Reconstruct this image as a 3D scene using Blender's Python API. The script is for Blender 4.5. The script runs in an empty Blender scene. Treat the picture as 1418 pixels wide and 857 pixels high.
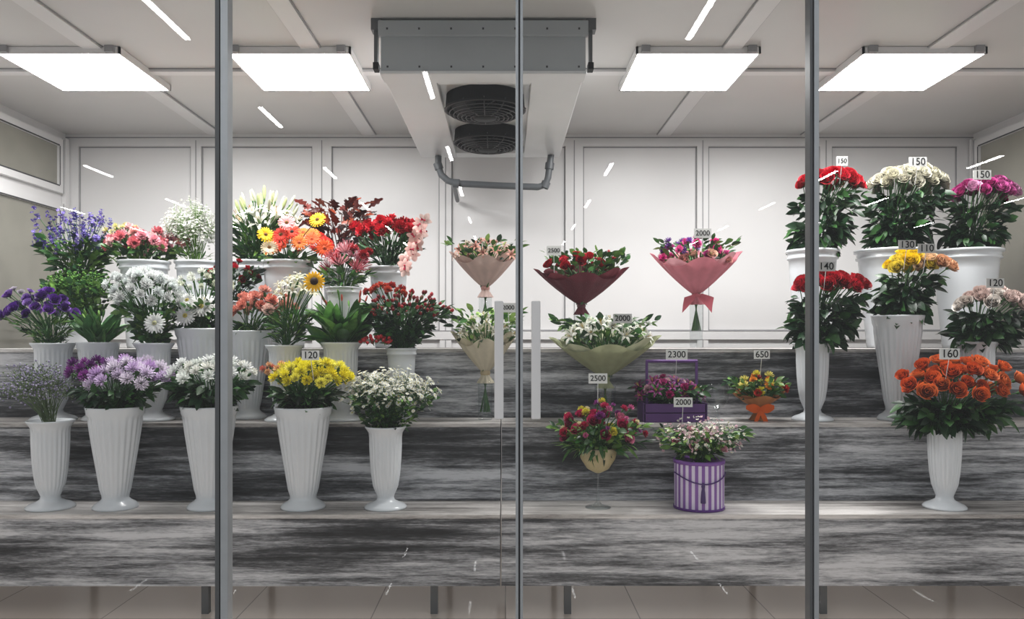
import bpy, math
import numpy as np
rng=np.random.default_rng(11)
F=1119.0; HZ=1.25
def X(px,D): return (px-700.0)*D/F
def Z(py,D): return HZ-(py-468.0)*D/F
def hx(h):
    h=h.lstrip('#'); o=[]
    for i in (0,2,4):
        c=int(h[i:i+2],16)/255; o.append(c/12.92 if c<=.04045 else ((c+.055)/1.055)**2.4)
    return np.array(o)
# ------------------------------------------------------------------ materials
def newmat(name):
    m=bpy.data.materials.new(name); m.use_nodes=True; nt=m.node_tree
    for n in list(nt.nodes): nt.nodes.remove(n)
    out=nt.nodes.new('ShaderNodeOutputMaterial')
    return m,nt,out
def princ(nt,col=None,rough=.5,metal=0,spec=.5):
    p=nt.nodes.new('ShaderNodeBsdfPrincipled')
    if col is not None: p.inputs['Base Color'].default_value=(*col,1)
    p.inputs['Roughness'].default_value=rough; p.inputs['Metallic'].default_value=metal
    p.inputs['Specular IOR Level'].default_value=spec
    return p
def noise(nt,scale,mp=(1,1,1),detail=4,rough=.55,dist=0):
    tc=nt.nodes.new('ShaderNodeTexCoord'); mpn=nt.nodes.new('ShaderNodeMapping')
    mpn.inputs['Scale'].default_value=mp
    n=nt.nodes.new('ShaderNodeTexNoise'); n.inputs['Scale'].default_value=scale
    n.inputs['Detail'].default_value=detail; n.inputs['Roughness'].default_value=rough; n.inputs['Distortion'].default_value=dist
    nt.links.new(tc.outputs['Object'],mpn.inputs['Vector']); nt.links.new(mpn.outputs['Vector'],n.inputs['Vector'])
    return n
def ramp(nt,src,stops):
    r=nt.nodes.new('ShaderNodeValToRGB'); e=r.color_ramp.elements
    while len(e)<len(stops): e.new(.5)
    for el,(p,c) in zip(e,stops):
        el.position=p; el.color=(*c,1) if hasattr(c,'__len__') else (c,c,c,1)
    nt.links.new(src,r.inputs['Fac']); return r
def solid(name,col,rough=.5,metal=0,spec=.5,var=.06,nscale=6,bump=0):
    m,nt,out=newmat(name); p=princ(nt,None,rough,metal,spec)
    n=noise(nt,nscale); c=np.array(col)
    r=ramp(nt,n.outputs['Fac'],[(.3,tuple(c*(1-var))),(.7,tuple(np.minimum(c*(1+var),1)))])
    nt.links.new(r.outputs['Color'],p.inputs['Base Color'])
    nt.links.new(p.outputs[0],out.inputs[0]); return m
def attr(name,rough=.5,transl=0,spec=.5,var=.15,nscale=60):
    m,nt,out=newmat(name); p=princ(nt,None,rough,0,spec)
    a=nt.nodes.new('ShaderNodeAttribute'); a.attribute_name='Col'
    n=noise(nt,nscale,detail=2)
    mr=nt.nodes.new('ShaderNodeMapRange'); mr.inputs[1].default_value=.3; mr.inputs[2].default_value=.7
    mr.inputs[3].default_value=1-var; mr.inputs[4].default_value=1+var
    nt.links.new(n.outputs['Fac'],mr.inputs[0])
    vm=nt.nodes.new('ShaderNodeVectorMath'); vm.operation='SCALE'
    nt.links.new(a.outputs['Color'],vm.inputs[0]); nt.links.new(mr.outputs[0],vm.inputs['Scale'])
    nt.links.new(vm.outputs[0],p.inputs['Base Color'])
    if transl:
        t=nt.nodes.new('ShaderNodeBsdfTranslucent'); nt.links.new(vm.outputs[0],t.inputs[0])
        mx=nt.nodes.new('ShaderNodeMixShader'); mx.inputs[0].default_value=transl
        nt.links.new(p.outputs[0],mx.inputs[1]); nt.links.new(t.outputs[0],mx.inputs[2]); nt.links.new(mx.outputs[0],out.inputs[0])
    else: nt.links.new(p.outputs[0],out.inputs[0])
    return m
def glassm(name,tint,base=.045):
    m,nt,out=newmat(name)
    t=nt.nodes.new('ShaderNodeBsdfTransparent'); t.inputs[0].default_value=(*tint,1)
    g=nt.nodes.new('ShaderNodeBsdfGlossy'); g.inputs['Roughness'].default_value=0.0
    f=nt.nodes.new('ShaderNodeLayerWeight'); f.inputs['Blend'].default_value=.5
    pw=nt.nodes.new('ShaderNodeMath'); pw.operation='POWER'; pw.inputs[1].default_value=5.; nt.links.new(f.outputs['Facing'],pw.inputs[0])
    ma=nt.nodes.new('ShaderNodeMath'); ma.operation='MULTIPLY_ADD'; ma.inputs[1].default_value=.9; ma.inputs[2].default_value=base; nt.links.new(pw.outputs[0],ma.inputs[0])
    mx=nt.nodes.new('ShaderNodeMixShader')
    nt.links.new(ma.outputs[0],mx.inputs[0]); nt.links.new(t.outputs[0],mx.inputs[1]); nt.links.new(g.outputs[0],mx.inputs[2])
    nt.links.new(mx.outputs[0],out.inputs[0]); return m
def emis(name,col,s):
    m,nt,out=newmat(name); e=nt.nodes.new('ShaderNodeEmission'); e.inputs[0].default_value=(*col,1); e.inputs[1].default_value=s
    nt.links.new(e.outputs[0],out.inputs[0]); return m
def woodm(name,stops,rough=.5):
    m,nt,out=newmat(name); p=princ(nt,None,rough,0,.35)
    a=noise(nt,1.0,(1.3,22,28),8,.64,.15); b=noise(nt,1.0,(.9,3.5,5.5),6,.6,.3); c=noise(nt,1.0,(18,130,170),4,.75,0)
    m1=nt.nodes.new('ShaderNodeMath'); m1.operation='MULTIPLY_ADD'; m1.inputs[1].default_value=.40
    nt.links.new(a.outputs['Fac'],m1.inputs[0])
    m2=nt.nodes.new('ShaderNodeMath'); m2.operation='MULTIPLY'; m2.inputs[1].default_value=.42
    nt.links.new(b.outputs['Fac'],m2.inputs[0]); nt.links.new(m2.outputs[0],m1.inputs[2])
    m3=nt.nodes.new('ShaderNodeMath'); m3.operation='MULTIPLY_ADD'; m3.inputs[1].default_value=.18
    nt.links.new(c.outputs['Fac'],m3.inputs[0]); nt.links.new(m1.outputs[0],m3.inputs[2])
    r=ramp(nt,m3.outputs[0],stops)
    nt.links.new(r.outputs['Color'],p.inputs['Base Color'])
    bp=nt.nodes.new('ShaderNodeBump'); bp.inputs['Strength'].default_value=.2; bp.inputs['Distance'].default_value=.003
    nt.links.new(m3.outputs[0],bp.inputs['Height']); nt.links.new(bp.outputs['Normal'],p.inputs['Normal'])
    nt.links.new(p.outputs[0],out.inputs[0]); return m
def tilem(name,c1,c2,size,rough,spec=.6):
    m,nt,out=newmat(name); p=princ(nt,None,rough,0,spec)
    tc=nt.nodes.new('ShaderNodeTexCoord'); b=nt.nodes.new('ShaderNodeTexBrick')
    b.offset=0; b.inputs['Color1'].default_value=(*c1,1); b.inputs['Color2'].default_value=(*(c1*.95),1); b.inputs['Mortar'].default_value=(*c2,1)
    b.inputs['Scale'].default_value=1; b.inputs['Mortar Size'].default_value=.003; b.inputs['Brick Width'].default_value=size; b.inputs['Row Height'].default_value=size
    nt.links.new(tc.outputs['Object'],b.inputs['Vector']); nt.links.new(b.outputs[0],p.inputs['Base Color'])
    nt.links.new(p.outputs[0],out.inputs[0]); return m
M={}
M['petal']=attr('petal',.6,.22,.25,.10,70)
M['leaf']=attr('leaf',.38,.12,.4,.25,40)
M['paper']=attr('wrapping_paper',.65,.15,.3,.06,25)
M['paint']=attr('coloured_surface',.45,0,.5,.05,15)
M['gloss']=attr('moulded_plastic',.2,.06,.55,.03,4)
M['wall']=solid('cold_room_panel_white',(.76,.75,.75),.35,0,.4,.03,1.2)
M['ceil']=solid('ceiling_panel_white',(.64,.63,.62),.3,0,.45,.04,1.5)
M['trim']=solid('trim_white',(.76,.75,.75),.35,0,.5,.02)
M['gasket']=solid('gasket_grey',(.30,.30,.31),.5)
M['alu']=solid('brushed_aluminium',(.42,.44,.46),.38,.6,.5,.04,20)
M['dark']=solid('dark_gasket',(.04,.04,.045),.5)
M['steel']=solid('painted_grey_steel',(.11,.115,.12),.4,.3)
M['unit']=solid('evaporator_casing',(.68,.69,.70),.3,.05,.5,.04,3)
M['unitdark']=solid('evaporator_fascia',(.38,.405,.42),.35,.1,.5,.06,3)
M['black']=solid('black_fan_plastic',(.006,.006,.007),.6,0,.25)
M['pipe']=solid('grey_pvc_pipe',(.11,.12,.13),.4)
M['wood']=woodm('whitewashed_black_wood',[(.40,(.016,.017,.019)),(.452,(.045,.047,.052)),(.488,(.12,.122,.13)),(.525,(.29,.295,.31)),(.585,(.62,.62,.64))])
M['tread']=woodm('worn_white_wood_tread',[(.38,(.06,.055,.052)),(.44,(.22,.205,.195)),(.49,(.42,.40,.385)),(.58,(.72,.69,.67))])
M['glass']=glassm('clear_glass',(.97,.98,.98),.042)
M['vglass']=glassm('vase_glass',(.90,.92,.92),.06)
M['pane']=solid('dim_room_glazing',(.27,.26,.22),.08,0,.5,.25,1.0)
M['led']=emis('led_panel_diffuser',(1,.985,.97),35)
M['lamp']=emis('linear_lamp_diffuser',(1,1,1),70)
M['floor']=tilem('beige_polished_tile',np.array([.72,.62,.54]),np.array([.35,.3,.27]),.6,.12)
M['hfloor']=tilem('hall_polished_tile',np.array([.38,.36,.34]),np.array([.2,.2,.19]),.6,.015,1.0)
MI=list(M.keys())
# ------------------------------------------------------------------ mesh builder
def norm(v): v=np.asarray(v,float); return v/(np.linalg.norm(v)+1e-9)
def frame(d,spin=0,face=None):
    z=norm(d)
    if face is not None: x=np.cross(face,z)
    else: x=np.cross([0.13,.99,.07],z)
    if np.linalg.norm(x)<1e-3: x=np.array([1.,0,0])
    x=norm(x); y=np.cross(z,x); c,s=math.cos(spin),math.sin(spin)
    return np.stack([x*c+y*s,-x*s+y*c,z],1)
class MB:
    def __init__(s): s.V=[];s.C=[];s.Fc=[];s.Mt=[];s.S=[];s.n=0
    def add(s,v,f,col,m,sm=True):
        v=np.asarray(v,float); f=np.asarray(f,int); s.V.append(v); col=np.asarray(col,float)
        s.C.append(np.tile(col,(len(v),1)) if col.ndim==1 else col)
        s.Fc.append(f+s.n)
        if isinstance(m,str): s.Mt.append(np.full(len(f),MI.index(m)))
        else: s.Mt.append(m)
        s.S.append(np.full(len(f),sm)); s.n+=len(v)
    def inst(s,T,loc,d,scale,pal,spin=None,face=None):
        if spin is None: spin=rng.uniform(0,6.28)
        R=frame(d,spin,face); v=(T.v*scale)@R.T+np.asarray(loc)
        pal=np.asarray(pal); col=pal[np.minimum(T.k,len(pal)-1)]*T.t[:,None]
        s.add(v,T.f,np.clip(col,0,1),T.m)
    def box(s,x0,x1,y0,y1,z0,z1,m='paint',col=(.5,.5,.5)):
        v=[(x,y,z) for x in(x0,x1) for y in(y0,y1) for z in(z0,z1)]
        s.add(v,[(0,1,3,2),(4,6,7,5),(0,4,5,1),(2,3,7,6),(0,2,6,4),(1,5,7,3)],col,m,False)
    def tube(s,pts,r,col,m,seg=6,closed=False):
        pts=np.asarray(pts,float); n=len(pts); rr=np.broadcast_to(r,(n,)); V=[]
        for i in range(n):
            a=pts[(i-1)%n] if (closed or i>0) else pts[i]; b=pts[(i+1)%n] if (closed or i<n-1) else pts[i]
            R=frame(b-a); t=np.arange(seg)*2*math.pi/seg
            V.append(pts[i]+rr[i]*(np.outer(np.cos(t),R[:,0])+np.outer(np.sin(t),R[:,1])))
        V=np.concatenate(V); Q=[]
        for i in range(n if closed else n-1):
            for j in range(seg):
                k=(j+1)%seg; i2=(i+1)%n; Q.append((i*seg+j,i*seg+k,i2*seg+k,i2*seg+j))
        s.add(V,Q,col,m)
    def lathe(s,c,prof,seg,col,m,mod=None,sy=1.0,sm=True):
        t=np.arange(seg)*2*math.pi/seg; V=[]
        for i,(r,z) in enumerate(prof):
            rr=r*(1+(mod(t,i) if mod else 0)); V.append(np.stack([c[0]+rr*np.cos(t),c[1]+sy*rr*np.sin(t),np.full(seg,c[2]+z)],1))
        V=np.concatenate(V); Q=[(i*seg+j,i*seg+(j+1)%seg,(i+1)*seg+(j+1)%seg,(i+1)*seg+j) for i in range(len(prof)-1) for j in range(seg)]
        s.add(V,Q,col,m,sm)
    def build(s,name,parent=None,org=(0,0,0),bevel=0):
        V=np.concatenate(s.V)-np.asarray(org); Fc=np.concatenate(s.Fc); C=np.concatenate(s.C); Mt=np.concatenate(s.Mt); S=np.concatenate(s.S)
        me=bpy.data.meshes.new(name); me.vertices.add(len(V)); me.loops.add(len(Fc)*4); me.polygons.add(len(Fc))
        me.vertices.foreach_set('co',V.ravel().astype(np.float32)); me.loops.foreach_set('vertex_index',Fc.ravel().astype(np.int32))
        me.polygons.foreach_set('loop_start',np.arange(0,len(Fc)*4,4,dtype=np.int32))
        u,inv=np.unique(Mt,return_inverse=True)
        for k in u: me.materials.append(M[MI[k]])
        me.polygons.foreach_set('material_index',inv.ravel().astype(np.int32)); me.polygons.foreach_set('use_smooth',S.astype(bool))
        me.update(calc_edges=True)
        ca=me.color_attributes.new('Col','FLOAT_COLOR','POINT')
        ca.data.foreach_set('color',np.concatenate([C,np.ones((len(C),1))],1).ravel().astype(np.float32))
        ob=bpy.data.objects.new(name,me); bpy.context.scene.collection.objects.link(ob)
        if parent: ob.parent=parent
        else: ob.location=org
        if bevel:
            b=ob.modifiers.new('bevel','BEVEL'); b.width=bevel; b.segments=2; b.limit_method='ANGLE'
        return ob
# ------------------------------------------------------------------ plant templates
def pf(nt,ns): return [(i*(ns+1)+j,i*(ns+1)+j+1,(i+1)*(ns+1)+j+1,(i+1)*(ns+1)+j) for i in range(nt) for j in range(ns)]
class T:
    def __init__(s): s.v=[];s.f=[];s.k=[];s.t=[];s.m=[];s.n=0
    def add(s,v,f,k,t,m='petal'):
        v=np.array(v,float); s.v.append(v); s.f.append(np.array(f)+s.n); s.k.append(np.full(len(v),k)); s.t.append(np.broadcast_to(t,(len(v),)).astype(float)); s.m.append(np.full(len(f),MI.index(m))); s.n+=len(v)
    def cyl(s,a0,wa,rad,zz,wp,k=0,tone=lambda t:1,nt=3,ns=3,sc=.12,m='petal'):
        v=[];tn=[]
        for t in np.linspace(0,1,nt+1):
            for q in np.linspace(-1,1,ns+1):
                a=a0+q*wa*wp(t); r=rad(t); v.append((r*math.cos(a),r*math.sin(a),zz(t)-sc*q*q*t)); tn.append(tone(t))
        s.add(v,pf(nt,ns),k,np.array(tn),m)
    def strip(s,d,side,L0,L1,w,wp,bend=(0,0,0),k=0,t0=.7,t1=1.,nt=2,ns=2,cup=.0,org=(0,0,0),m='petal'):
        d=norm(d); side=norm(side); nn=np.cross(side,d); v=[];tn=[]
        for t in np.linspace(0,1,nt+1):
            c=np.array(org)+d*(L0+(L1-L0)*t)+np.array(bend)*t*t
            for q in np.linspace(-1,1,ns+1):
                v.append(c+side*q*w*wp(t)*.5+nn*cup*q*q); tn.append(t0+(t1-t0)*t)
        s.add(v,pf(nt,ns),k,np.array(tn),m)
    def dome(s,r,h,z,k,tone=1,seg=8,rings=3,m='petal'):
        v=[]
        for i in range(rings+1):
            p=i/rings*math.pi/2
            for j in range(seg): a=j*2*math.pi/seg; v.append((r*math.cos(p)*math.cos(a),r*math.cos(p)*math.sin(a),z+h*math.sin(p)))
        s.add(v,[(i*seg+j,i*seg+(j+1)%seg,(i+1)*seg+(j+1)%seg,(i+1)*seg+j) for i in range(rings) for j in range(seg)],k,tone,m)
    def ell(s,r,h,z,k,tone=1,seg=6,rings=5,m='petal'):
        v=[]
        for i in range(rings+1):
            p=i/rings*math.pi
            for j in range(seg): a=j*2*math.pi/seg; v.append((r*math.sin(p)*math.cos(a),r*math.sin(p)*math.sin(a),z-h*math.cos(p)))
        s.add(v,[(i*seg+j,i*seg+(j+1)%seg,(i+1)*seg+(j+1)%seg,(i+1)*seg+j) for i in range(rings) for j in range(seg)],k,tone,m)
    def done(s):
        s.v=np.concatenate(s.v);s.f=np.concatenate(s.f);s.k=np.concatenate(s.k);s.t=np.concatenate(s.t);s.m=np.concatenate(s.m); return s
def mk_rose(np_=13,op=1.0):
    t=T()
    for k in range(np_):
        f=k/(np_-1.)
        rm=.14+.70*f; rt=(.12+.84*f)*(1+.25*(op-.9)*f*4); zt=.62-.42*f
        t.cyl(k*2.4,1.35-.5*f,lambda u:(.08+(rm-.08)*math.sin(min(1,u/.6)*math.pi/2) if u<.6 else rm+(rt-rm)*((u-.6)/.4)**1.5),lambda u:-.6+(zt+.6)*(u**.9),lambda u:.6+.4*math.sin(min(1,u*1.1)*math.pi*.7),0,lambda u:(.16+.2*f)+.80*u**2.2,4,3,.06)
    for j in range(5): t.strip((math.cos(j*1.257),math.sin(j*1.257),-.2),(-math.sin(j*1.257),math.cos(j*1.257),0),0,.6,.25,lambda u:1-u*.9,(0,0,.1),2,.8,1,org=(0,0,-.6),m='leaf')
    t.ell(.2,.3,-.65,2,.8,6,3,'leaf')
    return t.done()
def mk_pom(n,w,tipw=1.,maxp=1.9,ruf=.0,L0=.15):
    t=T()
    for i in range(n):
        z=1-(1-math.cos(maxp))*(i+.5)/n; r=math.sqrt(max(0,1-z*z)); a=i*2.39996
        d=np.array([r*math.cos(a),r*math.sin(a),z])+rng.normal(0,.06,3)
        sd=np.cross(d,[0,0,1])+rng.normal(0,.35,3); L=.95+rng.uniform(-.12,.1)
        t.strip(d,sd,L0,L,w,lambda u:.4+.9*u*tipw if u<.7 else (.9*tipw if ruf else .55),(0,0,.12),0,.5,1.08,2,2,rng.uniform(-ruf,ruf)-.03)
    t.ell(.28,.45,-.5,2,.8,6,3,'leaf')
    return t.done()
def mk_daisy(n,w,cr,layers=2,droop=-.12):
    t=T()
    for l in range(layers):
        for i in range(n):
            a=(i+.5*l)*2*math.pi/n+rng.normal(0,.04); d=(math.cos(a),math.sin(a),.12+.22*l)
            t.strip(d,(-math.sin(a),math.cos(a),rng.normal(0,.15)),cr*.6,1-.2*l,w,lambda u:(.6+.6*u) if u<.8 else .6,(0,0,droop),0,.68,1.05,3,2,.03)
    t.dome(cr,cr*.45,.05,1,1,10,3); t.dome(cr*.5,cr*.3,.12,1,.55,8,2)
    t.ell(.14,.12,-.06,2,.8,6,3,'leaf')
    return t.done()
def mk_lily():
    t=T()
    for i in range(6):
        a=i*math.pi/3; w=.66 if i%2 else .54
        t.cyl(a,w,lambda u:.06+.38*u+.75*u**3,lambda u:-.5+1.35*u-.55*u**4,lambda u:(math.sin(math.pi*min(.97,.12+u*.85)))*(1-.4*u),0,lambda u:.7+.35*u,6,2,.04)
    for i in range(6):
        a=i*1.047+.5; t.strip((.3*math.cos(a),.3*math.sin(a),1),(-math.sin(a),math.cos(a),0),-.2,.75,.04,lambda u:1,(0,0,0),1)
    return t.done()
def mk_bud():
    t=T(); t.ell(.2,.8,.4,0,1.,6,7); t.ell(.12,.25,-.35,2,.9,6,3,'leaf'); return t.done()
def mk_orchid():
    t=T()
    for i in range(5):
        a=math.pi/2+i*1.2566; w=.6 if i in(0,2,3) else .85
        t.strip((math.cos(a),math.sin(a),.15),(-math.sin(a),math.cos(a),0),.05,1,w,lambda u:math.sin(math.pi*(.12+.8*u)),(0,0,-.15),0,.85,1.05,4,2,.06)
    t.strip((0,-1,.7),(1,0,0),0,.5,.35,lambda u:.5+.6*u,(0,-.1,-.2),1,.8,1,3,2,.1); t.dome(.12,.2,.02,1,1.2)
    return t.done()
def mk_blob():
    t=T(); t.ell(1,1,0,0,1,5,3); return t.done()
def mk_mini():
    t=T()
    for i in range(5):
        a=i*1.2566; t.strip((math.cos(a),math.sin(a),.35),(-math.sin(a),math.cos(a),0),.05,1,.85,lambda u:.5+.6*u if u<.9 else .5,(0,0,.1),0,.85,1,2,1)
    t.dome(.28,.25,.1,1,1,5,2); return t.done()
def mk_berry():
    t=T(); t.ell(.8,1,0,0,1,7,5,'leaf'); t.strip((1,0,-.6),(0,1,0),0,1.3,.7,lambda u:1-u*.8,k=2,org=(0,0,-.8),m='leaf'); t.strip((-1,0,-.6),(0,1,0),0,1.3,.7,lambda u:1-u*.8,k=2,org=(0,0,-.8),m='leaf'); return t.done()
def mk_leaf(w,fold=.12,curl=.25,lobed=False,nt=5):
    t=T(); v=[];tn=[]
    for u in np.linspace(0,1,nt+1):
        ww=w*math.sin(math.pi*min(1,.05+.95*u**.85))**.8
        if lobed: ww=w*math.sin(math.pi*(.06+.9*u))*(.35+.75*abs(math.cos(3.2*math.pi*u)))
        for q in (-1,0,1):
            v.append((q*ww*.5,-curl*u*u+fold*abs(q)*ww,u+(.12 if lobed and q else 0))); tn.append(.85+.15*u+(.12 if q==0 else 0))
    t.add(v,pf(nt,2),0,np.array(tn),'leaf'); return t.done()
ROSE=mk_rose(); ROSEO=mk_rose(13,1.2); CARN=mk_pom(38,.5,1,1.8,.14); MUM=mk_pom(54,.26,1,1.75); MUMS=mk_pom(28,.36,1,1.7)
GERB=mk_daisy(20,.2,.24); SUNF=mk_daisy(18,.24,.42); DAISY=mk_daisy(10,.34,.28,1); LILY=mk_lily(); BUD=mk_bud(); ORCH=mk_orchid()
BLOB=mk_blob(); MINI=mk_mini(); BERRY=mk_berry(); LEAF=mk_leaf(.5); LONG=mk_leaf(.2,.2,.3,nt=6); BROAD=mk_leaf(.34,.25,.22,nt=6); OAK=mk_leaf(.75,.08,.25,True,12); EUC=mk_leaf(.75,.03,.1,nt=4)
G1,G2,G3,G4=hx('223f26'),hx('386230'),hx('648a40'),hx('15291a')
def pal(*cs,c2='d8b840',g='4a7a3c'):
    return [np.array([hx(c),hx(c2),hx(g)]) for c in cs]
# ------------------------------------------------------------------ plant assembly
def stem(mb,a,b,r=.0025,col=G2,bow=.0):
    a=np.array(a);b=np.array(b); L=np.linalg.norm(b-a); mid=(a+b)/2+np.array([0,0,.12*L])*1.0+np.array([(a[0]-b[0]),(a[1]-b[1]),0])*.15
    mb.tube([a*(1-t)**2+2*mid*t*(1-t)+b*t*t for t in (0,.33,.66,1)],r,col,'leaf',4)
def heads(mb,base,c,R,n,tm,size,pals,maxpol=1.5,up=.35,stemr=.0025,jit=.08,sv=.15,stems=True,face=0.0):
    ph=rng.uniform(0,6.28)
    for i in range(n):
        z=1-(1-math.cos(maxpol))*(i+.5)/n; r=math.sqrt(max(0,1-z*z)); a=i*2.39996+ph
        d=np.array([r*math.cos(a),r*math.sin(a),z]); p=np.array(c)+np.array(R)*d*(1+rng.normal(0,jit))
        dr=norm(d*np.array([1,1,1])+np.array([0,-face,up])+rng.normal(0,.14,3))
        sz=size*1.17*(1+rng.uniform(-sv,sv)); mb.inst(tm,p,dr,sz,np.asarray(pals[rng.integers(len(pals))])*rng.uniform(.85,1.0))
        if stems: stem(mb,np.array(base)+np.array([rng.normal(0,.012),rng.normal(0,.012),0]),p-dr*sz*.5,stemr)
def leaves(mb,base,c,rb,R,n,size,cols,tm=LEAF,u0=.15,u1=1.,up=.5,out=1.):
    base=np.array(base);c=np.array(c); R=np.array(R)
    for i in range(int(n*1.25)):
        u=u0+(u1-u0)*rng.random()**.8; a=rng.uniform(0,6.283); q=math.sqrt(rng.random())*.98
        rad=(rb+(R[:2]-rb)*u)*q; p=base+(c-base)*u+np.array([rad[0]*math.cos(a),rad[1]*math.sin(a),0])
        d=np.array([math.cos(a)*out,math.sin(a)*out,rng.normal(up,.5)])
        cc=cols[rng.integers(len(cols))]*rng.uniform(.65,1.35)
        mb.inst(tm,p,d,size*rng.uniform(.65,1.3),[cc],spin=rng.normal(0,.8),face=(0,0,1) if abs(d[2])<2 else None)
def cloud(mb,base,c,R,n,tm,size,pals,nst=25,col=G3,shell=.5,r=.0013):
    base=np.array(base);c=np.array(c);R=np.array(R); P=[]
    for i in range(nst):
        d=norm(rng.normal(0,1,3)); d[2]=abs(d[2])*1.0-.15; P.append(c+R*d*rng.uniform(.5,.9)); stem(mb,base+rng.normal(0,.01,3),P[-1],r*1.3,col)
    for i in range(n):
        k=rng.integers(nst); d=rng.normal(0,1,3); p=P[k]+R*d*.2
        q=(p-c)/R; L=np.linalg.norm(q)
        if L>1.08: p=c+R*q/L*rng.uniform(.95,1.12)
        mb.inst(tm,p,norm(p-base+rng.normal(0,.1,3)),size*rng.uniform(.7,1.3),pals[rng.integers(len(pals))])
        if i%3==0: mb.tube([P[k]-np.array([0,0,.03]),p],r*.7,col,'leaf',3)
class Arr:
    def __init__(s,name,x,y,z):
        s.o=np.array([x,y,z]); s.e=bpy.data.objects.new(name,None); s.e.empty_display_size=.05; s.e.location=s.o
        bpy.context.scene.collection.objects.link(s.e); s.mb=MB(); s.D=y; s.s=F/y; s.base=s.o.copy()
    def C(s,px,py,dy=0): return np.array([X(px,s.D),s.D+dy,Z(py,s.D)])
    def R(s,rx,rz,k=.85): return np.array([rx/s.s,min(rx/s.s*k,.15),rz/s.s])
    def heads(s,cx,cy,rx,rz,n,tm,size,pals,dy=0,**k): heads(s.mb,s.base,s.C(cx,cy,dy),s.R(rx,rz),n,tm,size,pals,**k)
    def leaves(s,cx,cy,rx,n,size,cols,tm=LEAF,rb=.03,dy=0,**k): leaves(s.mb,s.base,s.C(cx,cy,dy),rb,s.R(rx,1),n,size,cols,tm,**k)
    def cloud(s,cx,cy,rx,rz,n,tm,size,pals,dy=0,**k): cloud(s.mb,s.base,s.C(cx,cy,dy),s.R(rx,rz),n,tm,size,pals,**k)
    def part(s,name,mb): return mb.build(name,s.e,s.o)
    def tag(s,px,py,txt,w=24,h=13,dy=-.17,c=.8):
        y=s.D+dy; k=y/F; x=X(px,y); z=Z(py,y); w*=k;h*=k; mb=MB()
        mb.box(x-w/2,x+w/2,y-.001,y+.001,z-h/2,z+h/2,'paint',(c,c,c*.97)); mb.tube([(x,y+.003,z-h*.3),(x+.004,y+.04,z-h*.5-.09)],.0015,(.6,.6,.6),'paint',4)
        s.part('price_tag',mb)
        cu=bpy.data.curves.new('price_text','FONT'); cu.body=txt; cu.size=min(h*1.1,w/(len(txt)*.6)); cu.align_x='CENTER'; cu.align_y='CENTER'; cu.offset=.0004
        cu.materials.append(M['black']); o=bpy.data.objects.new('price_text',cu); o.rotation_euler=(math.pi/2,0,0); o.parent=s.e
        o.location=np.array([x,y-.003,z])-s.o; bpy.context.scene.collection.objects.link(o)
    def done(s,name='flowers'): s.part(name,s.mb)
T1,T2,T3=.465,.839,1.194
WH=(.72,.75,.78)
def vase(kind,c,h,r):
    mb=MB()
    if kind=='A': p=[(0,.003),(1.12,0),(1.12,.02),(.98,.045),(.7,.07),(.48,.10),(.44,.135),(.52,.18),(.66,.27),(.76,.42),(.82,.6),(.85,.78),(.85,.86),(.9,.92),(1.02,.965),(1.09,.985),(1.09,1.0),(1.02,1.0),(.86,.93),(.8,.86),(0,.85)]; a,b=8,12
    elif kind=='B': p=[(0,.003),(.80,0),(.80,.02),(.72,.045),(.56,.07),(.47,.095),(.48,.125),(.54,.19),(.65,.38),(.76,.56),(.86,.74),(.92,.86),(.94,.9),(1.0,.93),(1.02,.97),(1.04,.985),(1.04,1.0),(.97,1.),(.9,.93),(.84,.86),(0,.85)]; a,b=7,11
    else: p=[(0,.003),(.66,0),(.68,.03),(.74,.25),(.82,.5),(.9,.8),(.92,.9),(.99,.905),(1.0,.92),(.97,.93),(.97,.97),(1.05,.975),(1.05,1.0),(.97,1.),(.9,.93),(.84,.86),(0,.85)]; a,b=99,99
    pr=[(q*r,z*h+.001) for q,z in p]
    mb.lathe(c,pr,144,WH,'gloss',lambda t,i:(.026*np.cos(24*t) if a<=i<=b else 0))
    return mb
def va(name,px,D,zt,top,half,kind,vx=None):
    A=Arr(name,X(px,D),D,zt); h=Z(top,D)-zt; A.part('vase',vase(kind,A.o,h,half/A.s)); A.base=A.o+np.array([0,0,h*.9]); A.h=h; return A
DG=[G1,G4,G1*.8,G2*.7]; MG=[G2,G1,G3*.8]; LG=[G3,G2,hx('8aa85a')]
# ============ row 3 (top tread)
a=va('purple_statice_in_vase',108,4.62,T3,400,28,'B')
for i in range(62):
    c=a.C(rng.uniform(62,158),rng.uniform(300,350),rng.uniform(-.12,.1)); stem(a.mb,a.base,c,.002)
    d=norm(c-a.base+rng.normal(0,.1,3)); cc=[hx('5a4a9a'),hx('7464b4'),hx('3d3a80'),hx('8272bc')][i%4]
    for j in range(9): a.mb.inst(MINI,c+d*(j*.008-.02)+rng.normal(0,.007,3),d+rng.normal(0,.5,3),.012,[cc,hx('b8b0d8'),G2])
a.leaves(108,335,52,260,.06,MG,rb=.05); a.done()
a=va('green_foliage_in_vase',112,4.38,T3,452,26,'C'); 
a.cloud(112,405,50,36,700,BLOB,.007,[[hx('44702e')],[hx('2f5628')],[hx('5f8a3a')]],nst=34,r=.002); a.leaves(112,405,52,330,.04,MG,EUC,rb=.03,u1=1.25); a.done('foliage')
a=va('pink_carnations_in_vase',200,4.5,T3,362,33,'C')
a.heads(198,345,48,22,30,CARN,.030,pal('dc8090','e8a0ac','d07078','f0c8c8','e0a09a'),jit=.14); a.heads(172,325,24,12,10,MUMS,.018,pal('e8e4b8','dcd890')); a.leaves(198,346,54,150,.05,MG,u1=1.15); a.done()
a=va('white_gypsophila_in_vase',272,4.56,T3,362,28,'C')
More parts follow.
